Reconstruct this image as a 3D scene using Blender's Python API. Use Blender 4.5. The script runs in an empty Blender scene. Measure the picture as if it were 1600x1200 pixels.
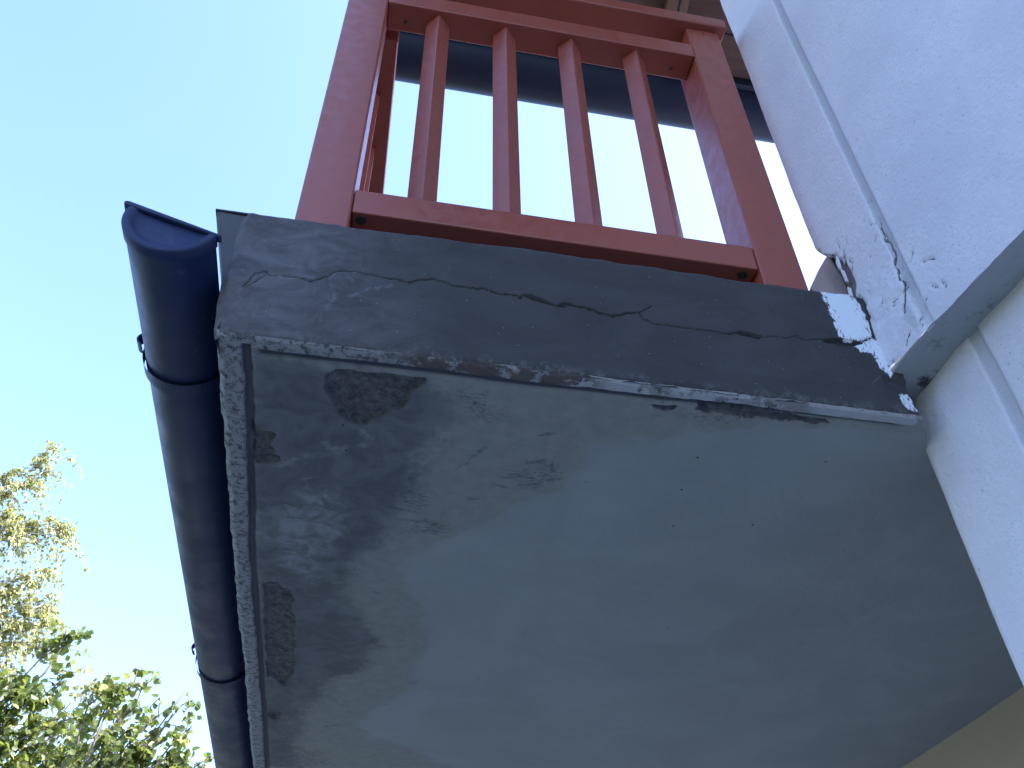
import bpy, math, random
import numpy as np
from mathutils import Vector, Matrix

# ------------------------------------------------------------------ camera, sky, sun, exposure
S = bpy.context.scene
C = S.collection
cam_d = bpy.data.cameras.new('camera'); cam = bpy.data.objects.new('camera', cam_d); C.objects.link(cam)
S.camera = cam
cam_d.sensor_width = 36; cam_d.sensor_fit = 'HORIZONTAL'; cam_d.lens = 30.79
cam_d.clip_start = .02; cam_d.clip_end = 3000
RR = [[0.982367, -0.186481, -0.013418], [0.114773, 0.658153, -0.744084], [0.147589, 0.729424, 0.667951]]
cam.matrix_world = Matrix(((RR[0][0], -RR[1][0], -RR[2][0], 0), (RR[0][1], -RR[1][1], -RR[2][1], 0),
                           (RR[0][2], -RR[1][2], -RR[2][2], 0), (0, 0, 0, 1)))
S.render.resolution_x = 1024; S.render.resolution_y = 768
SUN_EL = math.radians(40); SUN_DIR = Vector((.95, -.31, 0)).normalized()
sd = Vector((SUN_DIR.x*math.cos(SUN_EL), SUN_DIR.y*math.cos(SUN_EL), math.sin(SUN_EL)))
W = bpy.data.worlds.new('World'); S.world = W; W.use_nodes = True
wn = W.node_tree; wn.nodes.clear()
sky = wn.nodes.new('ShaderNodeTexSky'); sky.sky_type = 'NISHITA'; sky.sun_disc = False
sky.sun_elevation = SUN_EL; sky.sun_rotation = math.atan2(SUN_DIR.x, SUN_DIR.y)
sky.air_density = 1.15; sky.dust_density = 3.0; sky.ozone_density = 1.0; sky.altitude = 100
bg = wn.nodes.new('ShaderNodeBackground'); bg.inputs['Strength'].default_value = .15
wo = wn.nodes.new('ShaderNodeOutputWorld')
wn.links.new(sky.outputs[0], bg.inputs[0]); wn.links.new(bg.outputs[0], wo.inputs[0])
sun_d = bpy.data.lights.new('sun', 'SUN'); sun_d.energy = 4.5; sun_d.angle = math.radians(.5); sun_d.color = (1, .94, .84)
sun = bpy.data.objects.new('sun', sun_d); C.objects.link(sun)
sun.rotation_euler = (-sd).to_track_quat('-Z', 'Y').to_euler()
S.view_settings.view_transform = 'Standard'; S.view_settings.look = 'None'
S.view_settings.exposure = 2.1; S.view_settings.use_white_balance = True; S.view_settings.white_balance_temperature = 5300; S.view_settings.white_balance_tint = 22; S.view_settings.gamma = 1; S.view_settings.use_curve_mapping = False
S.cycles.max_bounces = 8; S.cycles.diffuse_bounces = 5

GZ = -1.6          # ground level (the camera is held at eye height)
Y0 = 1.054         # plane of the slab's end face
ZB, ZT = 1.0, 1.317
rng = np.random.default_rng(7); random.seed(7)

# ------------------------------------------------------------------ helpers
def link(name, me, mat=None, parent=None):
    o = bpy.data.objects.new(name, me); C.objects.link(o)
    if mat is not None and len(me.materials) == 0: me.materials.append(mat)
    if parent is not None: o.parent = parent
    return o
def thing(name, label, cat, group=None):
    o = bpy.data.objects.new(name, None); C.objects.link(o); o.empty_display_size = .1
    o['label'] = label; o['category'] = cat
    if group: o['group'] = group
    return o
class MB:
    def __init__(s): s.v = []; s.f = []
    def add(s, vs, fs):
        n = len(s.v); s.v += [tuple(v) for v in vs]; s.f += [tuple(i+n for i in f) for f in fs]; return s
    def box(s, a, b):
        x0, y0, z0 = a; x1, y1, z1 = b
        return s.add([(x0,y0,z0),(x1,y0,z0),(x1,y1,z0),(x0,y1,z0),(x0,y0,z1),(x1,y0,z1),(x1,y1,z1),(x0,y1,z1)],
                     [(0,3,2,1),(4,5,6,7),(0,1,5,4),(1,2,6,5),(2,3,7,6),(3,0,4,7)])
    def prism(s, pts, d):          # pts: list of 3d, d: extrusion vector
        n = len(pts); d = Vector(d)
        return s.add([Vector(p) for p in pts] + [Vector(p)+d for p in pts],
                     [tuple(range(n))[::-1], tuple(range(n, 2*n))] + [(i, (i+1) % n, n+(i+1) % n, n+i) for i in range(n)])
    def tube(s, pts, rad, n=8, cap=True):
        pts = [Vector(p) for p in pts]
        if not hasattr(rad, '__len__'): rad = [rad]*len(pts)
        b = len(s.v); up = Vector((.13, .31, .94))
        for i, p in enumerate(pts):
            t = (pts[min(i+1, len(pts)-1)] - pts[max(i-1, 0)]).normalized()
            a = t.cross(up)
            if a.length < 1e-3: a = t.cross(Vector((1, 0, 0)))
            a.normalize(); c = t.cross(a)
            for k in range(n):
                w = 2*math.pi*k/n; s.v.append(tuple(p + (a*math.cos(w) + c*math.sin(w))*rad[i]))
        for i in range(len(pts)-1):
            for k in range(n):
                s.f.append((b+i*n+k, b+i*n+(k+1) % n, b+(i+1)*n+(k+1) % n, b+(i+1)*n+k))
        if cap:
            s.f.append(tuple(b+k for k in range(n))[::-1]); s.f.append(tuple(b+(len(pts)-1)*n+k for k in range(n)))
        return s
    def build(s, name, mat, parent=None, smooth=False, bevel=0, seg=2):
        me = bpy.data.meshes.new(name); me.from_pydata(s.v, [], s.f); me.update()
        if smooth: me.shade_smooth()
        o = link(name, me, mat, parent)
        if bevel:
            m = o.modifiers.new('bevel', 'BEVEL'); m.width = bevel; m.segments = seg; m.limit_method = 'ANGLE'
            m.harden_normals = False; me.shade_smooth()
            m2 = o.modifiers.new('wn', 'WEIGHTED_NORMAL')
        return o
def grid_mesh(name, P, attrs, mat, parent, drop=None):      # P: (m, n, 3)
    m, n = P.shape[:2]
    idx = np.arange(m*n).reshape(m, n)
    q = np.stack([idx[:-1, :-1], idx[1:, :-1], idx[1:, 1:], idx[:-1, 1:]], -1).reshape(-1, 4)
    if drop is not None: q = q[~drop.reshape(-1)[q].any(1)]
    me = bpy.data.meshes.new(name)
    me.vertices.add(m*n); me.vertices.foreach_set('co', P.reshape(-1).astype(np.float32))
    me.loops.add(q.size); me.loops.foreach_set('vertex_index', q.reshape(-1).astype(np.int32))
    me.polygons.add(len(q)); me.polygons.foreach_set('loop_start', (np.arange(len(q))*4).astype(np.int32))
    me.update(calc_edges=True); me.validate()
    for k, a in attrs.items():
        at = me.attributes.new(k, 'FLOAT', 'POINT'); at.data.foreach_set('value', a.reshape(-1).astype(np.float32))
    me.shade_smooth()
    return link(name, me, mat, parent)
def vnoise(x, y, s, seed=0, octv=4, gain=.5):    # value-noise fBm, about -1..1
    r = np.random.default_rng(seed); T = r.random((256, 256))*2-1
    out = np.zeros(np.broadcast(x, y).shape); amp = 1; tot = 0
    for o in range(octv):
        u = x/s*(2**o)+31.7*o+100; v = y/s*(2**o)+17.3*o+100
        iu = np.floor(u).astype(int); iv = np.floor(v).astype(int); fu = u-iu; fv = v-iv
        fu = fu*fu*(3-2*fu); fv = fv*fv*(3-2*fv)
        g = lambda a, b: T[a % 256, b % 256]
        out += amp*((g(iu,iv)*(1-fu)+g(iu+1,iv)*fu)*(1-fv)+(g(iu,iv+1)*(1-fu)+g(iu+1,iv+1)*fu)*fv)
        tot += amp; amp *= gain
    return out/tot*1.6
def seg_dist(x, y, pts):
    d = np.full(x.shape, 9.)
    for (ax, ay), (bx, by) in zip(pts[:-1], pts[1:]):
        vx, vy = bx-ax, by-ay; L = vx*vx+vy*vy+1e-12
        t = np.clip(((x-ax)*vx+(y-ay)*vy)/L, 0, 1)
        d = np.minimum(d, np.hypot(x-ax-t*vx, y-ay-t*vy))
    return d
def frac(pts, amp=.18, it=3, seed=1):             # roughen a polyline by midpoint displacement
    q = random.Random(seed); P = [tuple(p) for p in pts]
    for _ in range(it):
        o = [P[0]]
        for a_, b_ in zip(P[:-1], P[1:]):
            L = math.hypot(b_[0]-a_[0], b_[1]-a_[1]); k = q.uniform(-amp, amp)
            o += [((a_[0]+b_[0])/2-(b_[1]-a_[1])*k, (a_[1]+b_[1])/2+(b_[0]-a_[0])*k), b_]
        P = o
    return P
def poly_sd(x, y, pts):                           # negative inside
    inside = np.zeros(x.shape, bool); n = len(pts)
    for i in range(n):
        ax, ay = pts[i]; bx, by = pts[(i+1) % n]
        c = ((ay > y) != (by > y)) & (x < (bx-ax)*(y-ay)/((by-ay) if abs(by-ay) > 1e-12 else 1e-12)+ax)
        inside ^= c
    d = seg_dist(x, y, list(pts)+[pts[0]])
    return np.where(inside, -d, d)
sst = lambda e0, e1, v: (lambda t: t*t*(3-2*t))(np.clip((v-e0)/(e1-e0), 0, 1))

# ---- node helper
class NT:
    def __init__(s, name):
        s.m = bpy.data.materials.new(name); s.m.use_nodes = True; s.t = s.m.node_tree; s.t.nodes.clear()
        s.out = s.n('OutputMaterial'); s.b = s.n('BsdfPrincipled'); s.l(s.b.outputs[0], s.out.inputs[0])
        g = s.n('NewGeometry'); s.pos = g.outputs['Position']; s.rough(.85)
    def n(s, k, **kw):
        o = s.t.nodes.new('ShaderNode'+k)
        for a, v in kw.items(): setattr(o, a, v)
        return o
    def l(s, a, b): s.t.links.new(a, b)
    def inp(s, sock, v):
        if hasattr(v, 'is_output') or isinstance(v, bpy.types.NodeSocket): s.l(v, sock)
        else: sock.default_value = v
    def noise(s, sc, det=6, ro=.6, vec=None, dist=0, stretch=None):
        o = s.n('TexNoise'); o.inputs['Scale'].default_value = sc; o.inputs['Detail'].default_value = det
        o.inputs['Roughness'].default_value = ro; o.inputs['Distortion'].default_value = dist
        v = vec or s.pos
        if stretch is not None:
            m = s.n('Mapping'); m.inputs['Scale'].default_value = stretch; s.l(v, m.inputs[0]); v = m.outputs[0]
        s.l(v, o.inputs['Vector']); return o.outputs[0]
    def vor(s, sc, feat='F1', stretch=None):
        o = s.n('TexVoronoi', feature=feat); o.inputs['Scale'].default_value = sc
        v = s.pos
        if stretch is not None:
            m = s.n('Mapping'); m.inputs['Scale'].default_value = stretch; s.l(v, m.inputs[0]); v = m.outputs[0]
        s.l(v, o.inputs['Vector']); return o.outputs[0]
    def attr(s, nm):
        o = s.n('Attribute'); o.attribute_name = nm; return o.outputs['Fac']
    def ma(s, op, a, b=0., c=0.):
        o = s.n('Math', operation=op); s.inp(o.inputs[0], a); s.inp(o.inputs[1], b); s.inp(o.inputs[2], c); return o.outputs[0]
    def ramp(s, v, e0, e1, a=0., b=1.):           # smooth map
        o = s.n('MapRange', interpolation_type='SMOOTHSTEP'); s.inp(o.inputs[0], v)
        for i, k in enumerate((e0, e1, a, b)): o.inputs[i+1].default_value = k
        return o.outputs[0]
    def mix(s, f, a, b, mode='MIX'):
        o = s.n('Mix', data_type='RGBA', blend_type=mode); s.inp(o.inputs[0], f)
        for i, v in ((6, a), (7, b)):
            if isinstance(v, tuple): v = (*v, 1) if len(v) == 3 else v
            s.inp(o.inputs[i], v)
        return o.outputs[2]
    def col(s, v):
        if isinstance(v, tuple): v = (*v, 1)
        s.inp(s.b.inputs['Base Color'], v)
    def rough(s, v): s.inp(s.b.inputs['Roughness'], v)
    def bump(s, h, st=.5, dist=.002, prev=None):
        o = s.n('Bump'); o.inputs['Strength'].default_value = st; o.inputs['Distance'].default_value = dist
        s.l(h, o.inputs['Height'])
        if prev is not None: s.l(prev, o.inputs['Normal'])
        s.l(o.outputs[0], s.b.inputs['Normal']); return o.outputs[0]

# ------------------------------------------------------------------ materials
def mat_stucco(name, masks=True):
    t = NT(name)
    fine = t.noise(520, 3, .6); mid = t.noise(110, 4, .55); big = t.noise(3.5, 5, .6)
    c = t.mix(t.ramp(big, .35, .65), (.56, .54, .58), (.62, .60, .63))
    blot = t.ramp(t.noise(9, 6, .7), .52, .70)
    c = t.mix(t.ma('MULTIPLY', blot, .16), c, (.50, .52, .55))
    # tiny dark pores that cluster
    pore = t.ramp(t.vor(150, stretch=(1, 1, .8)), .24, .08); clus = t.ramp(t.noise(7, 5, .65), .47, .62)
    c = t.mix(t.ma('MULTIPLY', pore, t.ma('MULTIPLY', clus, .62)), c, (.20, .21, .26))
    pit = t.ramp(t.vor(23), .07, .04)
    c = t.mix(t.ma('MULTIPLY', pit, .45), c, (.2, .21, .24))
    if masks:
        nz = t.noise(140, 5, .65); n0 = t.ma('SUBTRACT', nz, .5)
        g = t.ramp(t.ma('ADD', t.attr('groove'), t.ma('MULTIPLY', n0, .4)), .35, .65)
        c = t.mix(t.ma('MULTIPLY', g, .8), c, (.40, .40, .43))
        wp = t.ramp(t.ma('ADD', t.attr('worn'), t.ma('MULTIPLY', n0, .012)), .003, -.003)
        c = t.mix(t.ma('MULTIPLY', wp, .6), c, (.42, .42, .44))
        dk = t.ramp(t.ma('ADD', t.attr('crack'), t.ma('MULTIPLY', n0, .0022)), .0021, .0006)
        c = t.mix(t.ma('MULTIPLY', dk, .92), c, (.035, .035, .04))
        br = t.ramp(t.ma('ADD', t.attr('bare'), t.ma('MULTIPLY', n0, .008)), .001, -.001)
        c = t.mix(br, c, t.mix(nz, (.10, .09, .09), (.30, .25, .24)))
        di = t.ramp(t.ma('ADD', t.attr('dirt'), t.ma('MULTIPLY', n0, .05)), .012, -.012)
        spk = t.ramp(t.noise(60, 6, .75), .47, .56)
        c = t.mix(t.ma('MULTIPLY', di, spk), c, (.05, .05, .055))
    t.col(c); t.rough(.9)
    h = t.ma('ADD', t.ma('MULTIPLY', fine, .55), t.ma('MULTIPLY', mid, 1.1))
    t.bump(h, .7, .0036)
    return t.m
M = {}
M['stucco'] = mat_stucco('rough_white_stucco')
M['stucco_plain'] = mat_stucco('rough_white_stucco_plain', False)

t = NT('weathered_band_soffit')
n = t.noise(40, 6, .65)
c = t.mix(n, (.30, .33, .34), (.40, .42, .43)); c = t.mix(t.ramp(t.noise(14, 6, .7), .55, .68), c, (.22, .22, .21))
c = t.mix(t.ramp(t.ma('ADD', t.attr('dirt'), t.ma('MULTIPLY', t.ma('SUBTRACT', t.noise(45, 7, .75), .5), .11)), .008, -.008), c, (.07, .07, .075))
t.col(c); t.bump(t.noise(220, 5, .6), .5, .002); M['band'] = t.m

t = NT('recess_wall_paint')
c = t.mix(t.noise(5, 4), (.40, .335, .26), (.46, .39, .30)); t.col(c); t.bump(t.noise(260, 4, .6), .35, .0015); M['recess'] = t.m

# slab end face: grey trowelled mortar
t = NT('cracked_grey_mortar')
sw = t.noise(3.6, 9, .68, dist=.7, stretch=(1, 1, 1.8)); fine = t.noise(190, 5, .65); md = t.noise(28, 6, .62, stretch=(.5, 1, 1.3))
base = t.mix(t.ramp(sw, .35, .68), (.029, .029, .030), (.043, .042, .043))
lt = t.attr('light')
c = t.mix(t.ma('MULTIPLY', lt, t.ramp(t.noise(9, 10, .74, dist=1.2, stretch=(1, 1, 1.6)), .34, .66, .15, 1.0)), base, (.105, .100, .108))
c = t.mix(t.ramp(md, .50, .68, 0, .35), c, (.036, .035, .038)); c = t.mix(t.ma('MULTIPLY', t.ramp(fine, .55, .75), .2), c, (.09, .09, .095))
vein = t.ramp(t.ma('ADD', t.attr('vein'), t.ma('MULTIPLY', t.ma('SUBTRACT', t.noise(60, 5, .7), .5), .012)), .006, .0005)
c = t.mix(t.ma('MULTIPLY', t.ma('MULTIPLY', vein, .32), t.ramp(t.noise(40, 7, .75), .38, .6)), c, (.18, .18, .20))
speck = t.ramp(t.vor(46), .055, .03); c = t.mix(t.ma('MULTIPLY', speck, .5), c, (.38, .38, .40))
wl = t.attr('white')
nn = t.ma('SUBTRACT', t.noise(120, 6, .7, stretch=(1, 1, .6)), .5)
wm = t.ramp(t.ma('ADD', wl, t.ma('MULTIPLY', nn, .014)), .0012, -.0012)
wm = t.ma('MULTIPLY', wm, t.ramp(t.ma('ADD', t.noise(150, 5, .7, stretch=(1.6, 1, .5)), t.ma('MULTIPLY', wl, 6.)), .58, .50))
c = t.mix(wm, c, (.62, .66, .72))
sc = t.ma('MULTIPLY', t.ramp(t.noise(46, 6, .75), .47, .60), t.attr('arris'))
c = t.mix(t.ma('MULTIPLY', sc, .4), c, (.18, .178, .18))
dn = t.ma('SUBTRACT', t.noise(320, 4, .7), .5)
dk = t.ramp(t.ma('ADD', t.attr('crack'), t.ma('MULTIPLY', dn, .0026)), .0016, .0002)
c = t.mix(t.ma('MULTIPLY', dk, .88), c, (.018, .018, .02))
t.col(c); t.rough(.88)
h = t.ma('ADD', t.ma('MULTIPLY', fine, .55), t.ma('ADD', t.ma('MULTIPLY', sw, 1.2), t.ma('MULTIPLY', md, 1.2))); t.bump(h, .5, .0026); M['mortar'] = t.m

# slab underside: old paint, primer, wet cement, spalls
t = NT('flaking_soffit_paint')
fine = t.noise(260, 5, .62); md = t.noise(30, 7, .66); big = t.noise(4, 6, .6, dist=.8)
w = t.ma('SUBTRACT', t.noise(22, 8, .68), .5); w2 = t.ma('SUBTRACT', t.noise(6, 8, .62), .5)
c = t.mix(t.ramp(big, .3, .7), (.245, .262, .272), (.285, .302, .312)); c = t.mix(t.ramp(t.noise(2.2, 8, .7, stretch=(.5, 1.6, 1)), .48, .66, 0, .35), c, (.23, .242, .242))                                    # smooth pale blue-grey paint
c = t.mix(t.ma('MULTIPLY', t.ramp(fine, .5, .75), .18), c, (.44, .46, .49))
d = t.ma('ADD', t.ma('ADD', t.attr('tan'), t.ma('MULTIPLY', w, .055)), t.ma('MULTIPLY', w2, .10))
tan = t.mix(t.ramp(md, .35, .65), (.195, .200, .178), (.240, .243, .215))
c = t.mix(t.ma('MULTIPLY', t.ramp(d, .004, -.004), .45), c, tan); c = t.mix(t.ma('MULTIPLY', t.ramp(d, .035, -.040), .70), c, tan)
d = t.ma('ADD', t.ma('ADD', t.attr('wet'), t.ma('MULTIPLY', w, .12)), t.ma('MULTIPLY', w2, .16))
wet = t.mix(t.ramp(t.noise(12, 8, .65, dist=1), .35, .65), (.080, .084, .092), (.128, .133, .143))
c = t.mix(t.ma('MULTIPLY', t.ramp(d, .012, -.010), .45), c, wet); c = t.mix(t.ramp(d, .05, -.05), c, wet)
d = t.ma('ADD', t.attr('pale'), t.ma('MULTIPLY', w, .10))
c = t.mix(t.ma('MULTIPLY', t.ramp(d, .03, -.03), t.ramp(t.noise(24, 8, .72, dist=.6), .38, .66, .05, .75)), c, (.27, .285, .31))
d = t.ma('ADD', t.attr('streak'), t.ma('MULTIPLY', w, .05))
c = t.mix(t.ma('MULTIPLY', t.ramp(d, .010, .001), t.ramp(t.noise(32, 8, .75), .42, .64, .0, .50)), c, (.28, .285, .305))
d = t.ma('ADD', t.attr('gouge'), t.ma('MULTIPLY', t.ma('SUBTRACT', t.noise(150, 5, .7), .5), .007))
c = t.mix(t.ma('MULTIPLY', t.ma('MULTIPLY', t.ramp(d, .0048, .0006), t.ramp(t.noise(55, 7, .72), .38, .58)), .62), c, (.080, .085, .090))
d = t.ma('ADD', t.attr('spall'), t.ma('MULTIPLY', t.ma('SUBTRACT', t.noise(90, 6, .7), .5), .014))
agg = t.mix(t.ramp(t.noise(75, 7, .72), .35, .66), (.044, .045, .049), (.125, .124, .125))
agg = t.mix(t.ma('MULTIPLY', t.ramp(t.vor(90), .22, .10), t.ramp(t.noise(18, 3), .5, .6, 0, .45)), agg, (.26, .26, .26))
c = t.mix(t.ramp(d, .0015, -.0015), c, agg)
# rim strip outside the drip groove
rim = t.attr('rim'); rw = t.attr('rimwhite')
rn = t.noise(75, 9, .75, dist=.3)
rc = t.mix(t.ramp(rn, .39, .54), (.062, .062, .068), (.265, .27, .285))
rc = t.mix(t.ma('MULTIPLY', t.ramp(t.ma('ADD', t.noise(24, 6, .62), t.ma('SUBTRACT', rw, .5)), .52, .56), .95), rc, t.mix(fine, (.33, .345, .36), (.44, .45, .46)))
br = t.attr('brick')
rc = t.mix(t.ma('MULTIPLY', br, t.ramp(t.noise(16, 7, .68), .44, .50)), rc, t.mix(t.noise(90, 5, .7), (.060, .048, .046), (.125, .100, .092)))
c = t.mix(t.ramp(rim, .3, .7), c, rc)
gr = t.attr('slot'); c = t.mix(t.ma('MULTIPLY', t.ramp(gr, .3, .7), .85), c, (.060, .064, .072))
scf = t.ramp(t.ma('ADD', t.attr('scuff'), t.ma('MULTIPLY', w, .10)), .02, -.03)
c = t.mix(t.ma('MULTIPLY', scf, t.ramp(t.noise(70, 8, .78, stretch=(1, 2.2, 1)), .47, .60)), c, (.085, .09, .095))
dot = t.ramp(t.attr('hole'), .0035, .0022); c = t.mix(dot, c, (.02, .022, .022))
sp = t.ramp(t.vor(13), .042, .026); c = t.mix(t.ma('MULTIPLY', sp, .6), c, (.08, .085, .09))
t.col(c); t.rough(.82)
h = t.ma('ADD', t.ma('MULTIPLY', fine, .6), t.ma('MULTIPLY', md, 1.2))
b1 = t.bump(h, .55, .0026)
h2 = t.ma('MULTIPLY', t.ma('ADD', t.ramp(rim, .3, .7), t.ramp(t.attr('spall'), .002, -.002)), t.noise(150, 8, .75)); t.bump(h2, .7, .0035, b1)
M['soffit'] = t.m

t = NT('red_brown_gloss_paint')
c = t.mix(t.noise(6, 4), (.225, .052, .031), (.265, .063, .038)); c = t.mix(t.ramp(t.noise(60, 6, .7), .62, .72, 0, .3), c, (.17, .045, .04))
c = t.mix(t.ma('MULTIPLY', t.ramp(t.noise(4, 8, .72, stretch=(1, 1, .35)), .50, .68), .35), c, (.18, .060, .045)); c = t.mix(t.ma('MULTIPLY', t.ramp(t.vor(38), .05, .03), .6), c, (.09, .04, .035)); t.col(c); t.rough(t.ramp(t.noise(35, 4), .3, .7, .28, .45)); t.bump(t.noise(140, 4, .5, stretch=(1, 1, .25)), .12, .0012)
t.b.inputs['Specular IOR Level'].default_value = .55; M['red'] = t.m
t = NT('dark_bolt_recess'); t.col((.02, .018, .02)); t.rough(.6); M['bolt'] = t.m

t = NT('dark_coated_gutter_metal')
c = t.mix(t.noise(5, 6, .65, stretch=(1, .4, 1)), (.009, .018, .058), (.016, .027, .078))
c = t.mix(t.ramp(t.noise(45, 7, .7), .58, .70, 0, .35), c, (.085, .09, .11)); t.col(c)
t.rough(t.ramp(t.noise(12, 4), .3, .7, .42, .6)); t.b.inputs['Specular IOR Level'].default_value = .28; t.bump(t.noise(18, 4), .1, .004); M['gutter'] = t.m
t = NT('dark_roof_gutter_metal'); t.col(t.mix(t.noise(5), (.010, .014, .032), (.016, .020, .042))); t.rough(.5); t.b.inputs['Specular IOR Level'].default_value = .18; M['roofgutter'] = t.m
t = NT('dull_flashing_board'); c = t.mix(t.noise(22, 7, .7), (.045, .046, .052), (.085, .085, .092)); t.col(c); t.bump(t.noise(60, 6, .7), .5, .003); M['flash'] = t.m

def wood(name, a, b):
    t = NT(name); g = t.noise(14, 6, .65, stretch=(.35, 5, 5), dist=.6)
    c = t.mix(t.ramp(g, .35, .65), a, b); t.col(c); t.rough(.7); t.bump(g, .3, .002); return t.m
M['plank'] = wood('stained_roof_boards', (.060, .028, .018), (.095, .045, .030))
t = NT('stained_rafter'); g = t.noise(14, 6, .65, stretch=(5, .35, 5), dist=.6); t.col(t.mix(g, (.12, .062, .038), (.17, .090, .052))); t.rough(.65); t.bump(g, .3, .002); M['rafter'] = t.m
t = NT('black_cable'); t.col((.012, .012, .014)); t.rough(.5); M['cable'] = t.m
t = NT('roof_felt'); t.col((.06, .05, .045)); t.rough(.9); M['rooftop'] = t.m
t = NT('exposed_pinkish_render')
c = t.mix(t.noise(14, 6, .6), (.24, .185, .18), (.34, .265, .25)); c = t.mix(t.ramp(t.noise(70, 6, .7), .56, .68, 0, .5), c, (.16, .13, .13))
t.col(c); t.bump(t.noise(180, 5, .6), .5, .002); M['pink'] = t.m
t = NT('crumbling_dark_mortar'); t.col(t.mix(t.noise(60, 6, .7), (.05, .048, .05), (.16, .14, .14))); t.bump(t.noise(110, 6, .7), .8, .005); M['crumb'] = t.m

def leafmat(name, a, b, cc, tr=.5):
    t = NT(name); r = t.attr('shade')
    c = t.mix(r, a, b); c = t.mix(t.ramp(r, .78, .95), c, cc)
    t.col(c); t.rough(.45)
    tl = t.n('BsdfTranslucent'); t.l(t.mix(.5, c, (.30, .36, .04), 'MIX'), tl.inputs[0])
    mx = t.n('MixShader'); mx.inputs[0].default_value = tr; t.l(t.b.outputs[0], mx.inputs[1]); t.l(tl.outputs[0], mx.inputs[2])
    t.l(mx.outputs[0], t.out.inputs[0]); return t.m
M['birchleaf'] = leafmat('birch_leaf', (.26, .26, .07), (.42, .38, .13), (.56, .47, .22), .45)
M['limeleaf'] = leafmat('broad_leaf', (.05, .085, .014), (.20, .22, .04), (.46, .42, .13), .48)
M['shrubleaf'] = leafmat('shrub_leaf', (.22, .22, .06), (.36, .33, .10), (.52, .45, .18), .45)
t = NT('grey_bark'); t.col(t.mix(t.noise(18, 6, .7, stretch=(1, 1, .3)), (.06, .05, .04), (.14, .12, .10))); t.bump(t.noise(40, 6, .7), .7, .01); M['bark'] = t.m
t = NT('birch_bark'); t.col(t.mix(t.ramp(t.noise(9, 6, .7, stretch=(.4, .4, 3)), .5, .62), (.55, .53, .50), (.06, .055, .05))); M['birchbark'] = t.m
t = NT('lawn'); t.col(t.mix(t.noise(3, 8, .7), (.045, .065, .018), (.09, .11, .035))); t.bump(t.noise(60, 5, .7), .8, .03); M['lawn'] = t.m
t = NT('grey_paving'); t.col(t.mix(t.noise(7, 8, .7), (.22, .215, .21), (.30, .295, .285))); t.bump(t.noise(90, 5, .7), .4, .003); M['paving'] = t.m

# ------------------------------------------------------------------ ground
def sheet(name, x0, y0, x1, y1, z, mat):
    o = MB().add([(x0,y0,z),(x1,y0,z),(x1,y1,z),(x0,y1,z)], [(0,1,2,3)]).build(name, mat); o['kind'] = 'structure'; return o
sheet('ground', -900, -900, 900, 900, GZ-.03, M['lawn'])
MB().box((-2.2, -4, GZ-.2), (5, 8, GZ)).build('paved_path', M['paving'])['kind'] = 'structure'

# ------------------------------------------------------------------ house: upper wall, band, lower wall, recess wall
house = thing('house', 'white roughcast house wall with vertical grooves and an overhanging upper storey, right of the balcony', 'house')
C0 = np.array([.9302, 1.1300]); dU = np.array([.13324, -.99108]); nU = np.array([-.99108, -.13324])
ZS = 1.1147; ZTOP = 4.7
def arc(cx, cy, r, a0, a1, n): return [(cx+r*math.cos(math.radians(a)), cy+r*math.sin(math.radians(a))) for a in np.linspace(a0, a1, n)]
def profile(corner, d, r, gs, ge, gd, smax=6.0, step=.004, fine_to=.62):
    """plan outline: hidden far side, rounded corner, face running back past the camera; s = distance from corner"""
    pts = []; sv = []; gv = []
    nrm = np.array([d[1], -d[0]]); nrm = nrm if nrm[0] < 0 else -nrm     # outward (left)
    far = -d
    # far side
    for q in (3.4, 1.6, .6, .2, .06): pts.append(corner + np.array([q, .0])); sv.append(-r-q); gv.append(0)
    # rounded corner between direction (+x side face, normal ~ +y) and the left face
    c = corner - nrm*r + d*r
    a0 = 90.; a1 = math.degrees(math.atan2(nrm[1], nrm[0])) % 360
    for a in np.linspace(a0, a1, 9):
        pts.append(c + r*np.array([math.cos(math.radians(a)), math.sin(math.radians(a))])); sv.append((a-a1)/(a1-a0)*r+r*.5); gv.append(0)
    s = r+.003
    while s < smax:
        g = float(sst(gs, gs+.004, s)*(1-sst(ge-.004, ge, s)))
        pts.append(corner + d*s - nrm*gd*g); sv.append(s); gv.append(g)
        s += step if s < fine_to else .05 if s < 1.2 else .6
    return np.array(pts), np.array(sv), np.array(gv), nrm
def zlist(segs):
    z = []
    for a, b, st in segs: z += list(np.arange(a, b-1e-9, st))
    z.append(segs[-1][1]); return np.array(z)
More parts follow.
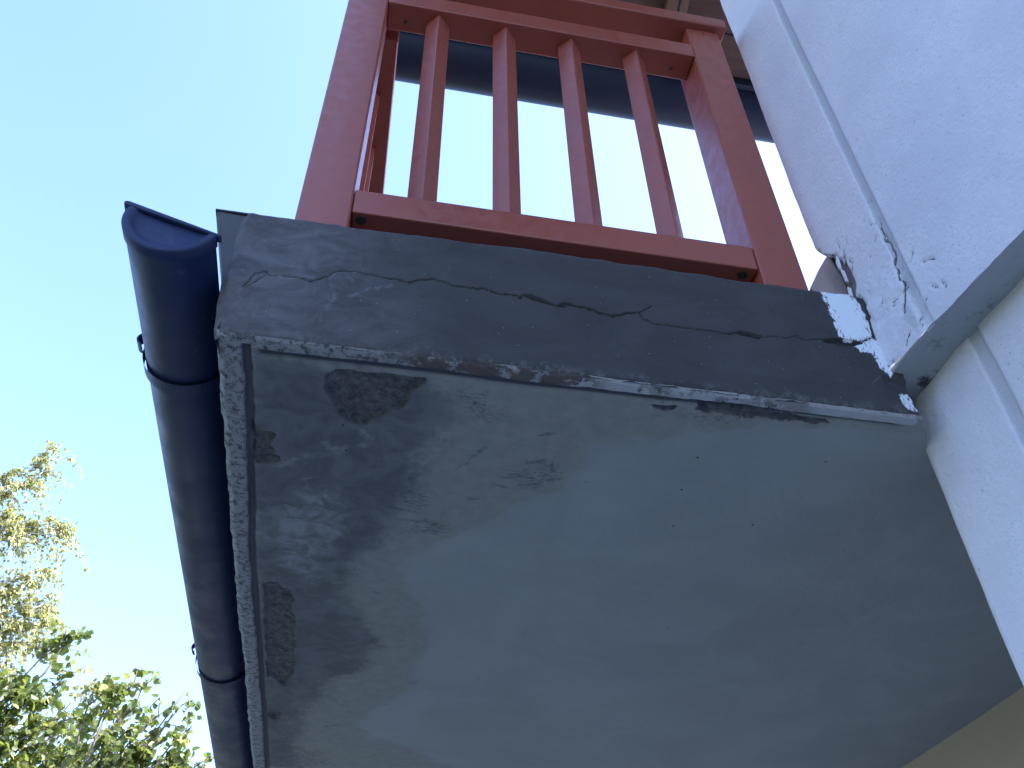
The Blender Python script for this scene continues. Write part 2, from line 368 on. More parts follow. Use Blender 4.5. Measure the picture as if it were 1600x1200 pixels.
crackU = [[(0.1868,1.3705),(0.1861,1.3395),(0.1819,1.3018),(0.1805,1.2787),(0.1817,1.2533),(0.1771,1.2363),(0.1721,1.2183),(0.1609,1.1997),(0.1577,1.1855)],
          [(0.1904,1.4258),(0.1858,1.3900),(0.1868,1.3705)], [(0.0870,1.4230),(0.0851,1.3942),(0.0731,1.3830)], [(0.0827,1.4596),(0.0782,1.4393),(0.0703,1.4273)], [(0.0585,1.4747),(0.0578,1.4413),(0.0577,1.3998),(0.0546,1.3628),(0.0552,1.3345)], [(0.0459,1.4848),(0.0591,1.4547),(0.0590,1.4128),(0.0558,1.3755)],
          [(0.0772,1.3625),(0.0728,1.3434),(0.0637,1.3335)], [(0.0782,1.3125),(0.0824,1.2891),(0.0775,1.2697),(0.0748,1.2503),(0.0706,1.2326)], [(0.0727,1.3241),(0.0793,1.3056),(0.0751,1.2872),(0.0737,1.2661)], [(0.1436,1.2317),(0.1568,1.2306)], [(0.1387,1.2259),(0.1484,1.2214)],
          [(0.1261,1.2663),(0.1204,1.2501),(0.1135,1.2443)], [(0.1494,1.1423),(0.1359,1.1302),(0.1299,1.1258)], [(0.2132,1.2703),(0.2228,1.2781),(0.2312,1.2872)], [(0.2360,1.2446),(0.2505,1.2372),(0.2636,1.2277)], [(0.1615,1.3924),(0.1692,1.3996)], [(0.2331,1.1854),(0.2416,1.1677)], [(0.2529,1.1727),(0.2528,1.1524)], [(0.1850,1.1546),(0.1813,1.1364),(0.1786,1.1275)], [(0.2083,1.1684),(0.2176,1.1725)], [(0.1993,1.3049),(0.1908,1.2917)]]
bareU = [(0.0748,1.4474),(0.0765,1.4203),(0.0772,1.3625),(0.0643,1.3251),(0.0528,1.3292),(0.0454,1.3526),(0.0433,1.3991),(0.0496,1.4442)]
bareU2 = [(0.0673,1.3220),(0.0767,1.3045),(0.0770,1.2777),(0.0736,1.2478),(0.0660,1.2498),(0.0647,1.2789),(0.0642,1.3059)]
chipU = [(-0.0349,1.6436),(-0.0049,1.5728),(0.0006,1.5368),(0.0178,1.5171),(0.0348,1.4931),(0.0547,1.4662),(0.0509,1.4156),(0.0540,1.3319),(0.0437,1.3000),(-0.1132,1.4576)]
wornU = [(0.1679,1.2137),(0.1710,1.1894),(0.1772,1.1573),(0.1785,1.1309),(0.1652,1.1405),(0.1532,1.1726),(0.1542,1.1977)]
wornU2 = [(0.1821,1.2901),(0.2060,1.2597),(0.2065,1.2229),(0.1976,1.1795),(0.2073,1.1524),(0.1841,1.1420),(0.1830,1.1946),(0.1818,1.2496)]
P2, sU, gU, nrmU = profile(C0, dU, .022, .180, .206, .005)
zz = zlist([(ZS, 1.75, .004), (1.75, 3.0, .02), (3.0, ZTOP, .3)])
ss, ZZ = np.meshgrid(sU, zz, indexing='ij')
PX = np.repeat(P2[:, None, :], len(zz), 1)
out = vnoise(ss, ZZ, .35, 3, 4)*.0022 + vnoise(ss, ZZ, .06, 4, 3)*.0011
cr = np.full(ss.shape, 9.)
q_ = random.Random(21)
for k_ in range(26):      # short hairline flakes in the loose plaster near the slab
    s0, z0 = q_.uniform(.055, .20), q_.uniform(1.16, 1.50); a0 = q_.uniform(1.1, 2.0) if q_.random() < .7 else q_.uniform(-.4, .8); L0 = q_.uniform(.006, .022)
    crackU.append([(s0, z0), (s0+L0*math.cos(a0), z0+L0*math.sin(a0))])
wx = ss + vnoise(ss, ZZ, .02, 8, 3)*.0022; wz = ZZ + vnoise(ss, ZZ, .02, 9, 3)*.0022
for i, c_ in enumerate(crackU): cr = np.minimum(cr, seg_dist(wx, wz, frac(c_, .2, 2, i))*(.62 if i in (0, 4, 5) else .95 if i < 20 else 1.35))
bare = np.minimum(poly_sd(wx, wz, bareU), poly_sd(wx, wz, bareU2)); chip = poly_sd(wx, wz, chipU)
worn = np.minimum(poly_sd(wx, wz, wornU), poly_sd(wx, wz, wornU2))
groove = np.repeat(gU[:, None], len(zz), 1)*sst(1.17, 1.25, ZZ+vnoise(ss, ZZ, .03, 2, 3)*.02)
out -= sst(.0035, .0, cr)*.004
nearf = (ss > -.03)
out -= sst(.004, -.004, bare)*.010*nearf
out -= sst(.003, -.003, chip)*.028*nearf
out += sst(.12, .0, np.hypot(ss-.12, ZZ-1.25))*vnoise(ss, ZZ, .035, 12, 4)*.004
nx = np.repeat(nrmU[None, :], len(sU), 0)
farm = sU < 0; nx[farm] = np.array([-.3, .95])
PX = PX + out[..., None]*nx[:, None, :]*(ss > -.05)[..., None]
# the broken lower corner steps back
P3 = np.dstack([PX, ZZ + np.where(np.abs(ZZ-ZS) < 1e-6, vnoise(ss, ZZ, .05, 5, 3)*.002, 0)])
dirtU = np.hypot(ss-.085, ZZ-1.10)-.022
grid_mesh('upper_wall', P3, dict(groove=groove, crack=cr, bare=np.minimum(bare, chip), worn=worn, dirt=dirtU), M['stucco'], house)
# lower wall
CL = np.array([1.019, 1.148]); dL = np.array([.0915, -.9958])
PL, sL, gL, nrmL = profile(CL, dL, .020, .196, .226, .005)
zl = zlist([(GZ, .2, .3), (.2, ZS+.03, .006)])
ss, ZZ = np.meshgrid(sL, zl, indexing='ij')
PX = np.repeat(PL[:, None, :], len(zl), 1)
out = vnoise(ss, ZZ, .35, 23, 4)*.002 + vnoise(ss, ZZ, .06, 24, 3)*.001
nx = np.repeat(nrmL[None, :], len(sL), 0); nx[sL < 0] = np.array([-.3, .95])
PX = PX + out[..., None]*nx[:, None, :]*(ss > -.05)[..., None]
grL = np.repeat(gL[:, None], len(zl), 1)
big = np.full(ss.shape, 9.)
grid_mesh('lower_wall', np.dstack([PX, ZZ])[:, ::-1], dict(groove=grL*.9, crack=big, bare=big, worn=big, dirt=np.hypot(ss-.10, ZZ-1.03)-.035), M['stucco'], house)
# underside of the projecting upper storey
nb = 400; sv = np.linspace(-.02, .9, nb); uu = np.linspace(0, 1, 30)
A_ = C0 + dU*sv[:, None]; A_[:, 0] += .0012; B_ = np.stack([np.interp(A_[:, 1], [-.1, 1.148], [CL[0]+dL[0]*1.25, CL[0]])+.02, A_[:, 1]], 1)
PB = A_[:, None, :]*(1-uu[None, :, None]) + B_[:, None, :]*uu[None, :, None]
sb, ub = np.meshgrid(sv, uu, indexing='ij')
zb = ZS+.002 + vnoise(sb, ub*.12, .08, 31, 4)*.003 - sst(.16, .06, sb)*.010*(ub > .02)
grid_mesh('band_soffit', np.dstack([PB, zb]), dict(dirt=np.hypot(sb-.062, (ub-.75)*.12)-.016), M['band'], house)
MB().prism([(1.0, .30, ZS+.004), (1.6, .30, ZS+.004), (1.6, -4.9, ZS+.004), (1.6, -4.9, ZS+.004)], (0, 0, .02))
q = MB(); q.add([(C0[0]+dU[0]*.88+.002, C0[1]+dU[1]*.88, ZS+.003), (1.3, .30, ZS+.003), (1.9, -4.8, ZS+.003), (C0[0]+dU[0]*6, -4.8, ZS+.003)], [(0, 1, 2, 3)]); q.build('band_soffit', M['band'], house)
# recess wall far to the right below the slab, and the mass behind it
MB().box((1.893, 1.16, GZ), (2.2, 6.2, ZB+.01)).build('recess_wall', M['recess'], house)
MB().box((2.21, 1.16, GZ), (6, 6.2, ZT-.01)).build('rear_wall', M['stucco_plain'], house)

# broken corner: bare pinkish render block and crumbs
blk = MB(); fr = [(x, 1.098, z) for x, y, z in [(0.8688,1.0980,1.3797),(0.9050,1.0980,1.4447),(0.9359,1.0980,1.4941),(0.9454,1.0980,1.4939),(0.9561,1.0980,1.4298),(0.9589,1.0980,1.3629),(0.9359,1.0980,1.3388),(0.8807,1.0980,1.3480)]]
blk.prism(fr, (.012, .045, 0)); blk.build('exposed_render', M['pink'], house, bevel=.002)
fl = MB()
for pts in ([(0.9294,1.0600,1.4542),(0.9334,1.0600,1.4424),(0.9308,1.0600,1.4126),(0.9234,1.0600,1.4069),(0.9231,1.0600,1.4318)], [(0.9496,1.0600,1.4628),(0.9520,1.0600,1.4505),(0.9424,1.0600,1.4274),(0.9416,1.0600,1.4398)], [(0.9261,1.0600,1.4116),(0.9348,1.0600,1.4010),(0.9340,1.0600,1.3684),(0.9276,1.0600,1.3712)], [(0.9261,1.0600,1.3510),(0.9339,1.0600,1.3485),(0.9311,1.0600,1.3245),(0.9224,1.0600,1.3190)]):
    fl.prism(pts, (.003, .006, .001))
fl.build('plaster_flake', M['stucco_plain'], house)

# ------------------------------------------------------------------ balcony slab
balcony = thing('balcony', 'concrete balcony slab with cracked grey end face and flaking painted underside', 'balcony')
XL, XR = -.27, .965
# left outline of the end face: x as a function of z
lo = [(-0.2835,1.3026),(-0.2856,1.2430),(-0.2853,1.1833),(-0.2852,1.1216),(-0.2810,1.0656),(-0.2753,1.0185),(-0.2679,0.9921)]
lz = np.array([p[1] for p in lo][::-1]); lx = np.array([p[0] for p in lo][::-1])
crk = [[(-0.2475,1.1162),(-0.2405,1.1354),(-0.2391,1.1423),(-0.2338,1.1517),(-0.2248,1.1552),(-0.2160,1.1603),(-0.2117,1.1545),(-0.2026,1.1513),(-0.1887,1.1524)],
       [(-0.2449,1.1134),(-0.2354,1.1250),(-0.2261,1.1383),(-0.2133,1.1508)], [(-0.1887,1.1524),(-0.1643,1.1557),(-0.1394,1.1489),(-0.1253,1.1584),(-0.1112,1.1680),(-0.1012,1.1819),(-0.0836,1.1889),(-0.0653,1.1918),(-0.0441,1.1883),(-0.0211,1.1843),(-0.0005,1.1816),(0.0200,1.1806),(0.0470,1.1893),(0.0725,1.1979),(0.0872,1.1939),(0.1049,1.1853),(0.1398,1.1852),(0.1655,1.1885),(0.1926,1.1800),(0.2127,1.1821),(0.2315,1.1737),(0.2376,1.1852),(0.2437,1.1880),(0.2590,1.1841),(0.2721,1.1814),(0.2837,1.1733),(0.2966,1.1672),(0.3089,1.1747),(0.3235,1.1774),(0.3352,1.1727),(0.3437,1.1726),(0.3568,1.1699),(0.3676,1.1694),(0.3767,1.1617),(0.3913,1.1627),(0.4030,1.1580),(0.4155,1.1620),(0.4258,1.1673),(0.4385,1.1713),(0.4536,1.1749),(0.4594,1.1615)],
       [(0.4537,1.1758),(0.4617,1.1807),(0.4714,1.1894),(0.4823,1.1966)], [(0.4594,1.1615),(0.4701,1.1583),(0.4826,1.1505),(0.4929,1.1540),(0.5040,1.1543),(0.5286,1.1536),(0.5536,1.1546),(0.5700,1.1559),(0.6037,1.1550),(0.6356,1.1572),(0.6494,1.1630),(0.6712,1.1634),(0.6901,1.1565),(0.7061,1.1593),(0.7266,1.1645),(0.7689,1.1736),(0.7839,1.1659),(0.8058,1.1697),(0.8273,1.1717),(0.8408,1.1774),(0.8570,1.1785),(0.8890,1.1788),(0.9093,1.1840),(0.9257,1.1938),(0.9338,1.2022)],
       [(0.2990,1.1677),(0.3109,1.1665),(0.3234,1.1757)]]
crk_w = [.9, .7, 1., .7, .8, .5]
wide = [(0.6445,1.1639),(0.6569,1.1686),(0.6755,1.1659),(0.6936,1.1605),(0.6881,1.1528),(0.6694,1.1546),(0.6520,1.1567)]
wide2 = [(0.8204,1.1705),(0.8415,1.1801),(0.8617,1.1810),(0.8862,1.1783),(0.9019,1.1775),(0.8768,1.1646),(0.8511,1.1671),(0.8309,1.1654)]
wide3 = [(0.2400,1.1839),(0.2579,1.1856),(0.2756,1.1786),(0.2872,1.1706),(0.2694,1.1741),(0.2517,1.1775)]
vein_l = [[(-0.1016,1.1801),(-0.1011,1.1399),(-0.1015,1.0993),(-0.1080,1.0745),(-0.1111,1.0585)], [(-0.1887,1.1524),(-0.1643,1.1557),(-0.1234,1.1521),(-0.1014,1.1785),(-0.0658,1.1908)], [(-0.0874,1.1261),(-0.0556,1.1355),(-0.0239,1.1516),(-0.0028,1.1675)], [(-0.2318,1.1225),(-0.2186,1.1382),(-0.2041,1.1477)], [(-0.0832,1.1856),(-0.0701,1.1677)], [(-0.2569,1.0624),(-0.2493,1.0871),(-0.2462,1.1148)]]
white1 = [(0.8528,1.3164),(0.8531,1.2917),(0.8568,1.2699),(0.8578,1.2389),(0.8581,1.2155),(0.8562,1.1853),(0.8746,1.1798),(0.9022,1.1828),(0.9298,1.1980),(0.9342,1.2255),(0.9347,1.2584),(0.9314,1.2932),(0.9232,1.3127),(0.9076,1.3271),(0.8837,1.3321)]
white2 = [(0.8759,1.1662),(0.8874,1.1647),(0.8943,1.1522),(0.9138,1.1555),(0.9191,1.1428),(0.9205,1.1181),(0.9276,1.1077),(0.9369,1.0961),(0.9584,1.1291),(0.9550,1.1796),(0.9292,1.1962),(0.9000,1.1755)]
white3 = [(0.9390,1.0518),(0.9507,1.0599),(0.9610,1.0599),(0.9638,1.0493),(0.9732,1.0429),(0.9745,1.0322),(0.9794,1.0207),(0.9608,1.0149),(0.9443,1.0186),(0.9380,1.0300)]
grimeR = [(0.9262,1.0912),(0.9445,1.0876),(0.9617,1.0806),(0.9833,1.0680),(0.9726,1.0197),(0.9581,1.0329),(0.9412,1.0584),(0.9275,1.0753)]
nxg, nzg = 560, 170
a = np.linspace(0, 1, nxg); b = np.linspace(0, 1, nzg)
Aa, Bb = np.meshgrid(a, b, indexing='ij')
Zf = ZB + .003 + Bb*(ZT-.003-ZB)
xl = np.interp(Zf, lz, lx) + vnoise(Zf, Zf*0, .03, 41, 4)*.0013
Xf = xl + (XR-xl)*Aa
out = vnoise(Xf, Zf, .22, 42, 4)*.0026 + vnoise(Xf, Zf, .03, 43, 3)*.0007
wx = Xf + vnoise(Xf, Zf, .012, 44, 3)*.0013; wz = Zf + vnoise(Xf, Zf, .012, 45, 3)*.0013
cr = np.full(Xf.shape, 9.)
for i, (c_, w_) in enumerate(zip(crk, crk_w)): cr = np.minimum(cr, seg_dist(wx, wz, frac(c_, .13, 2, i+3))/(w_*.62))
wm = np.minimum(np.minimum(poly_sd(wx, wz, wide), poly_sd(wx, wz, wide2)), poly_sd(wx, wz, wide3))
cr = np.minimum(cr, wm+.001)
# main crack is wider in its middle, and the mortar above it stands slightly proud
cr = cr - .0005*np.exp(-((Xf-.36)/.14)**2) + .0005*(vnoise(Xf, Zf, .05, 50, 2)) + .0005*sst(.45, .55, Xf)*(1-sst(.78, .84, Xf)) + .0006*(1-sst(-.05, .06, Xf))
above = sst(-.01, .01, Zf - np.interp(Xf, [p[0] for p in crk[2]+crk[4]], [p[1] for p in crk[2]+crk[4]]))
out += .0012*above*sst(-.1, .05, Xf)
out -= sst(.0030, .0004, cr)*.008
ve = np.full(Xf.shape, 9.)
for c_ in vein_l: ve = np.minimum(ve, seg_dist(wx, wz, frac(c_, .22, 3)))
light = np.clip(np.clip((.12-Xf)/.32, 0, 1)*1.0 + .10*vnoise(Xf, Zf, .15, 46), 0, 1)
wh = np.minimum(np.minimum(poly_sd(wx, wz, white1), poly_sd(wx, wz, white2)), poly_sd(wx, wz, white3))
arris = sst(.030, .004, Zf-ZB+vnoise(Xf, Zf, .03, 47)*.006) * .9 + .25*sst(.012, .002, ZT-Zf)
out -= sst(.022, .0, Zf-ZB)*(.0022+.0022*vnoise(Xf, Zf, .02, 48, 3)) * (1-sst(.2, .4, Xf)*.5)
out += np.where(wh < 0, .0008, 0)
out -= sst(.01, -.004, poly_sd(wx, wz, grimeR))*.006
# round the arrises
out -= sst(.012, 0, Zf-ZB)*.004 + sst(.006, 0, ZT-Zf)*(.003+.0015*vnoise(Xf, Zf, .04, 49, 3)) + sst(.014, 0, Xf-xl)*.012
Yf = Y0 - out
PF = np.dstack([Xf, Yf, Zf])
# wrap round the left side and over the top
side = PF[:1].copy(); side[..., 1] += .05; side[..., 0] += .010
PF = np.concatenate([side, PF], 0)
topr = PF[:, -1:].copy(); topr[..., 1] += .12; PF = np.concatenate([PF, topr], 1)
ext = lambda A: np.pad(A, ((1, 0), (0, 1)), 'edge')
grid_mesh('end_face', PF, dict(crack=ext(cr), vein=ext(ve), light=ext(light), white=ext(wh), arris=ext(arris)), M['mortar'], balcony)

# underside
XG = -.222; YG = 1.0875      # drip groove centre lines
def lattice(segs):
    o = []
    for a_, b_, st in segs: o += list(np.arange(a_, b_-1e-9, st))
    return np.array(o+[segs[-1][1]])
xs = lattice([(XL, .72, .003), (.72, 1.06, .0045), (1.06, 1.92, .03)]); ys = lattice([(Y0, 1.11, .0022), (1.11, 1.55, .0032), (1.55, 2.4, .0055), (2.4, 3.9, .012)])
Xs, Ys = np.meshgrid(xs, ys, indexing='ij')
edge = vnoise(Ys, Ys*0, .03, 51, 5)*.0022*sst(1.06, 1.2, Ys) + vnoise(Ys, Ys*0, .4, 57, 2)*.003
Xe = Xs + edge*sst(.05, 0, Xs-XL)
wx = Xe + vnoise(Xs, Ys, .03, 52, 4)*.004; wy = Ys + vnoise(Xs, Ys, .03, 53, 4)*.004
tanp = [(-0.2103,1.0727),(0.9509,1.0614),(0.9808,1.0804),(0.9498,1.0933),(0.8328,1.0873),(0.8077,1.0972),(0.8066,1.1105),(0.7340,1.1155),(0.6908,1.1305),(0.6502,1.1526),(0.5980,1.1616),(0.5495,1.1814),(0.4947,1.2024),(0.4611,1.1928),(0.4337,1.2033),(0.3847,1.2252),(0.3883,1.2540),(0.3898,1.2943),(0.3753,1.3388),(0.3775,1.3753),(0.3414,1.4173),(0.2896,1.4537),(0.2455,1.5037),(0.2013,1.5652),(0.1546,1.6242),(0.1174,1.6621),(0.0976,1.7145),(0.0901,1.7870),(0.1248,1.8720),(0.1614,1.9300),(0.1871,2.0451),(0.1909,2.1935),(0.1808,2.3383),(0.1316,2.4794),(0.0917,2.5564),(0.0517,2.6616),(0.0861,2.7504),(0.1592,2.8048),(0.2672,2.8739),(0.3786,3.0089),(-0.2789,3.1061)]
wetp = [(-0.2156,1.0812),(-0.1854,1.0988),(-0.0916,1.1060),(0.0685,1.1022),(0.1177,1.1438),(0.1315,1.2032),(0.0881,1.2763),(0.0768,1.3377),(0.0792,1.4217),(0.0524,1.5172),(0.0333,1.6445),(-0.0217,1.7623),(-0.0391,1.8528),(0.0116,1.9708),(0.0433,2.1042),(0.0283,2.2590),(-0.0353,2.3511),(-0.0660,2.4872),(-0.1184,2.5650),(-0.1449,2.7962),(-0.1130,3.0816),(-0.2685,3.1046)]
palep = [(-0.1796,1.5331),(-0.1297,1.4793),(-0.0685,1.4469),(-0.0333,1.5317),(-0.0597,1.6864),(-0.0974,1.8326),(-0.1403,1.8250),(-0.1820,1.7609),(-0.1942,1.6568)]
spA = [(-0.0922,1.1205),(-0.0768,1.1066),(-0.0387,1.1047),(0.0039,1.1037),(0.0468,1.1011),(0.0772,1.1023),(0.0668,1.1256),(0.0543,1.1429),(0.0507,1.1727),(0.0381,1.1942),(0.0222,1.1917),(0.0136,1.2110),(0.0016,1.2166),(-0.0101,1.2277),(-0.0171,1.2417),(-0.0376,1.2416),(-0.0529,1.2297),(-0.0692,1.2164),(-0.0816,1.1819),(-0.0912,1.1531)]
spB = [(-0.2102,1.8601),(-0.1971,1.8461),(-0.1801,1.8463),(-0.1745,1.8631),(-0.1516,1.8774),(-0.1427,1.9190),(-0.1440,1.9636),(-0.1363,2.0115),(-0.1389,2.0977),(-0.1323,2.1506),(-0.1416,2.2081),(-0.1347,2.2650),(-0.1444,2.3351),(-0.1545,2.3699),(-0.1580,2.4260),(-0.1769,2.4203),(-0.1851,2.3748),(-0.1951,2.3596),(-0.2104,2.3662),(-0.2113,2.1451)]
spC = [(-0.2171,1.2690),(-0.2084,1.2785),(-0.1975,1.2951),(-0.1840,1.2965),(-0.1761,1.3027),(-0.1774,1.3220),(-0.1867,1.3313),(-0.1800,1.3458),(-0.1848,1.3584),(-0.1709,1.3660),(-0.1686,1.3797),(-0.1899,1.3875),(-0.2182,1.3903)]
spD = [(-0.2073,2.6123),(-0.1871,2.5899),(-0.1728,2.6166),(-0.1767,2.6564),(-0.1953,2.6693),(-0.2098,2.6516)]
spE = [(0.5537,1.1030),(0.5590,1.0879),(0.5745,1.0817),(0.5994,1.0845),(0.6238,1.0855),(0.6546,1.0873),(0.6977,1.0888),(0.7469,1.0894),(0.7958,1.0882),(0.8088,1.0970),(0.7777,1.1024),(0.7287,1.1035),(0.6814,1.1080),(0.6488,1.1118),(0.6210,1.1094),(0.5844,1.1085)]
spF = [(0.4743,1.0991),(0.5038,1.0993),(0.5188,1.0984),(0.5161,1.1113),(0.4964,1.1130),(0.4808,1.1086)]
gouges = [[(0.1680,1.1489),(0.1801,1.1678),(0.2003,1.1986)], [(0.1626,1.3498),(0.1768,1.3287),(0.1839,1.3112)], [(0.1851,1.3029),(0.1966,1.2989)], [(0.1986,1.2886),(0.2041,1.2778)], [(0.2971,1.2230),(0.3071,1.2194),(0.3174,1.2119)], [(0.3209,1.2113),(0.3293,1.2061)], [(0.2927,1.3068),(0.3103,1.3018),(0.3238,1.2954)], [(0.2528,1.3597),(0.2773,1.3555),(0.3050,1.3487)], [(0.2908,1.3791),(0.3102,1.3737),(0.3331,1.3611)], [(0.3371,1.3560),(0.3603,1.3456)], [(0.2401,1.3878),(0.2520,1.3901),(0.2717,1.3933)], [(0.1963,1.4419),(0.2152,1.4387)], [(0.0313,1.4475),(0.0513,1.4598),(0.0623,1.4422)], [(0.0619,1.4512),(0.0814,1.4434)], [(0.0771,1.4004),(0.0849,1.3799)], [(0.0833,1.3886),(0.0931,1.3763)], [(0.0479,1.4946),(0.0814,1.5076),(0.1011,1.5090)], [(0.0911,1.5394),(0.1114,1.5432),(0.1269,1.5285)], [(0.1283,1.5404),(0.1591,1.5524)], [(0.1011,1.5720),(0.1220,1.5785),(0.1504,1.5687)], [(0.0520,2.1137),(0.0725,2.1288),(0.0953,2.1288)], [(-0.0495,1.7726),(-0.0279,1.7804),(-0.0137,1.7809)], [(0.0401,1.8550),(0.0646,1.8663)], [(-0.0207,2.5031),(0.0174,2.5440)], [(-0.0425,2.6659),(-0.0141,2.6716)], [(0.0342,2.8801),(0.0848,2.8840)], [(0.1132,2.9146),(0.1485,2.9211)], [(-0.0452,2.7020),(-0.0040,2.6854)], [(-0.2000,2.7516),(-0.1811,2.7592)], [(-0.2030,2.8321),(-0.1642,2.8154)], [(-0.1896,2.8465),(-0.1740,2.8497)], [(-0.2158,3.0353),(-0.1750,3.0414)], [(-0.1999,3.0696),(-0.1504,3.0623)], [(-0.1342,1.2620),(-0.1296,1.2722)], [(0.3382,1.2929),(0.3425,1.3232)]]
streaks = [[(-0.1806,1.3981),(-0.1604,1.3865),(-0.1485,1.3682),(-0.1309,1.3592),(-0.1075,1.3492),(-0.0840,1.3491),(-0.0609,1.3332),(-0.0440,1.3185)], [(-0.0876,1.3065),(-0.0799,1.3286),(-0.0677,1.3108),(-0.0440,1.3185)], [(-0.0323,1.3165),(-0.0154,1.3038),(-0.0150,1.2749),(-0.0205,1.2608)], [(0.0692,1.3228),(0.1019,1.2934),(0.1329,1.2570)], [(-0.1544,1.5289),(-0.1282,1.6205),(-0.1476,1.7552)], [(-0.1109,1.4218),(-0.0913,1.5182)]]
scuffs = [[(0.0299,1.4301),(0.0760,1.3899),(0.1340,1.4571),(0.1011,1.5090),(0.0542,1.4935)], [(0.0846,1.5405),(0.1548,1.5190),(0.1788,1.5490),(0.1629,1.5817),(0.0960,1.5879)], [(0.2552,1.3381),(0.3453,1.2917),(0.3753,1.3388),(0.3166,1.3923)], [(-0.1919,2.6989),(-0.1169,2.7130),(-0.0959,2.8434),(-0.1939,2.8861)], [(-0.2144,2.9462),(-0.0553,2.8935),(-0.0101,3.0353),(-0.2168,3.0970)], [(0.5245,1.1081),(0.6529,1.1130),(0.6534,1.1295),(0.5446,1.1317)], [(0.1133,1.1108),(0.1820,1.1241),(0.2402,1.1935),(0.1695,1.1876)]]
holes = [(0.6109,1.3423),(0.6064,1.2367),(0.8538,1.2086),(0.8426,1.0529),(0.4272,2.0063),(-0.0575,1.2524),(-0.0483,1.3251),(0.8005,1.4395),(0.6372,1.4719),(1.1284,1.9443),(1.7931,2.3686)]
rimd = [[(0.0245,1.0937),(0.0472,1.1059),(0.1155,1.1272)]]
tan = poly_sd(wx, wy, tanp); wet = poly_sd(wx, wy, wetp); pale = poly_sd(wx, wy, palep)
spall = np.minimum.reduce([poly_sd(wx, wy, p) for p in (spA, spB, spC, spD, spE, spF)])
st_ = np.minimum.reduce([seg_dist(wx, wy, frac(p, .3, 3, i)) for i, p in enumerate(streaks)])
go = np.minimum.reduce([seg_dist(wx, wy, frac(p, .12, 2, i))*[.55, .8, 1.][i % 3] for i, p in enumerate(gouges)])
scu = np.minimum.reduce([poly_sd(wx, wy, p) for p in scuffs])
ho = np.minimum.reduce([np.hypot(Xs-p[0], Ys-p[1]) for p in holes])
# groove centre wanders a little; it fades out towards the wall
gx = XG + .002*vnoise(Ys, Ys*0, .3, 54, 3) - .006*sst(1.2, 1.7, Ys)+.006*sst(1.9, 2.6, Ys); gy = YG + .0015*vnoise(Xs, Xs*0, .2, 55, 3) - .005*sst(.2, .9, Xs)
dl = np.abs(Xs-gx); df = np.abs(Ys-gy)
left_on = sst(1.072, 1.078, Ys); front_on = sst(XG+.012, XG+.03, Xs)*(1-sst(.90, .96, Xs))
wl_ = .0075 + .0012*vnoise(Xs, Ys, .04, 56, 4); wf_ = (.0062+.001*vnoise(Xs, Ys, .04, 58, 4))*(1-.45*sst(.62, .75, Xs))
slot = np.maximum(sst(wl_+.001, wl_-.0012, dl)*left_on, sst(wf_+.001, wf_-.0012, df)*front_on)
rim = np.maximum((Xs < gx-.003)*1., (Ys < gy-.002)*1.)*(1-sst(.955, .975, Xs))
rw = np.interp(Xs, [-.3, -.2, .05, .25, .35, .45, .6, .75, .9, 1.], [.40, .42, .36, .40, .62, .55, .58, .75, .70, .5]) * np.where(Ys > 1.12, .86, 1)
brick = sst(-.02, .06, Xs)*(1-sst(.33, .40, Xs)) + .5*sst(.62, .66, Xs)*(1-sst(.74, .78, Xs))
brick = brick*(Ys < gy)
Zs = np.full(Xs.shape, ZB)
Zs += slot*.010
Zs -= .0016*sst(.0022, 0, np.abs(dl-wl_-.0028))*left_on*(Xs < gx) + .0014*sst(.0022, 0, np.abs(df-wf_-.0026))*front_on*(Ys < gy)
sp_ = sst(.0015, -.003, spall)
Zs += sp_*(.0075 + vnoise(Xs, Ys, .018, 60, 5)*.0035)
Zs -= sst(.010, .0, np.abs(spall-.004))*.0008
rough = vnoise(Xs, Ys, .016, 61, 5)
Zs += rim*(.0010 + rough*.0009) + brick*rim*sst(.0, .5, vnoise(Xs, Ys, .05, 62, 4))*.003
Zs += sst(.003, .0, go)*.0018
Zs += vnoise(Xs, Ys, .4, 63, 4)*.002
Zs += sst(.0, -.003, -(tan))*.0004
flake = poly_sd(wx, wy, [(0.0891,1.3397),(0.1056,1.3046),(0.1233,1.2741),(0.1338,1.2550),(0.1393,1.2521),(0.1427,1.2766),(0.1296,1.3044),(0.1070,1.3366),(0.0962,1.3487)]); Zs -= sst(.001, -.002, flake)*.0035
Zs += sst(.008, 0, Ys-Y0)*.004 + sst(.010, 0, Xs-XL)*.005
Xe = np.where(Ys < 1.149, np.minimum(Xe, .970+(Ys-1.054)*.66), Xe)
PS = np.dstack([Xe, Ys, Zs])
PS[:, 0, 1] += .001
lip = PS[:1].copy(); lip[..., 2] += .03; lip[..., 0] += .006
PS = np.concatenate([lip, PS], 0)
ex = lambda A: np.pad(A.astype(float), ((1, 0), (0, 0)), 'edge')
# the sheet is cut back where the house corner stands
grid_mesh('underside', PS, {k: ex(v) for k, v in dict(tan=tan, wet=wet, scuff=scu, pale=pale, spall=spall, streak=st_, gouge=go, hole=ho, slot=slot, rim=rim, rimwhite=rw, brick=brick).items()}, M['soffit'], balcony)
core = MB(); core.prism([(XL+.006, Y0+.016, ZB+.022), (.950, Y0+.016, ZB+.022), (1.010, 1.15, ZB+.022), (2.2, 1.15, ZB+.022), (2.2, 3.9, ZB+.022), (XL+.006, 3.9, ZB+.022)], (0, 0, ZT-.006-ZB-.022))
core.build('slab', M['mortar'], balcony)
MB().box((XL, 3.895, ZB+.003), (1.893, 3.92, ZT)).build('far_face', M['mortar'], balcony)
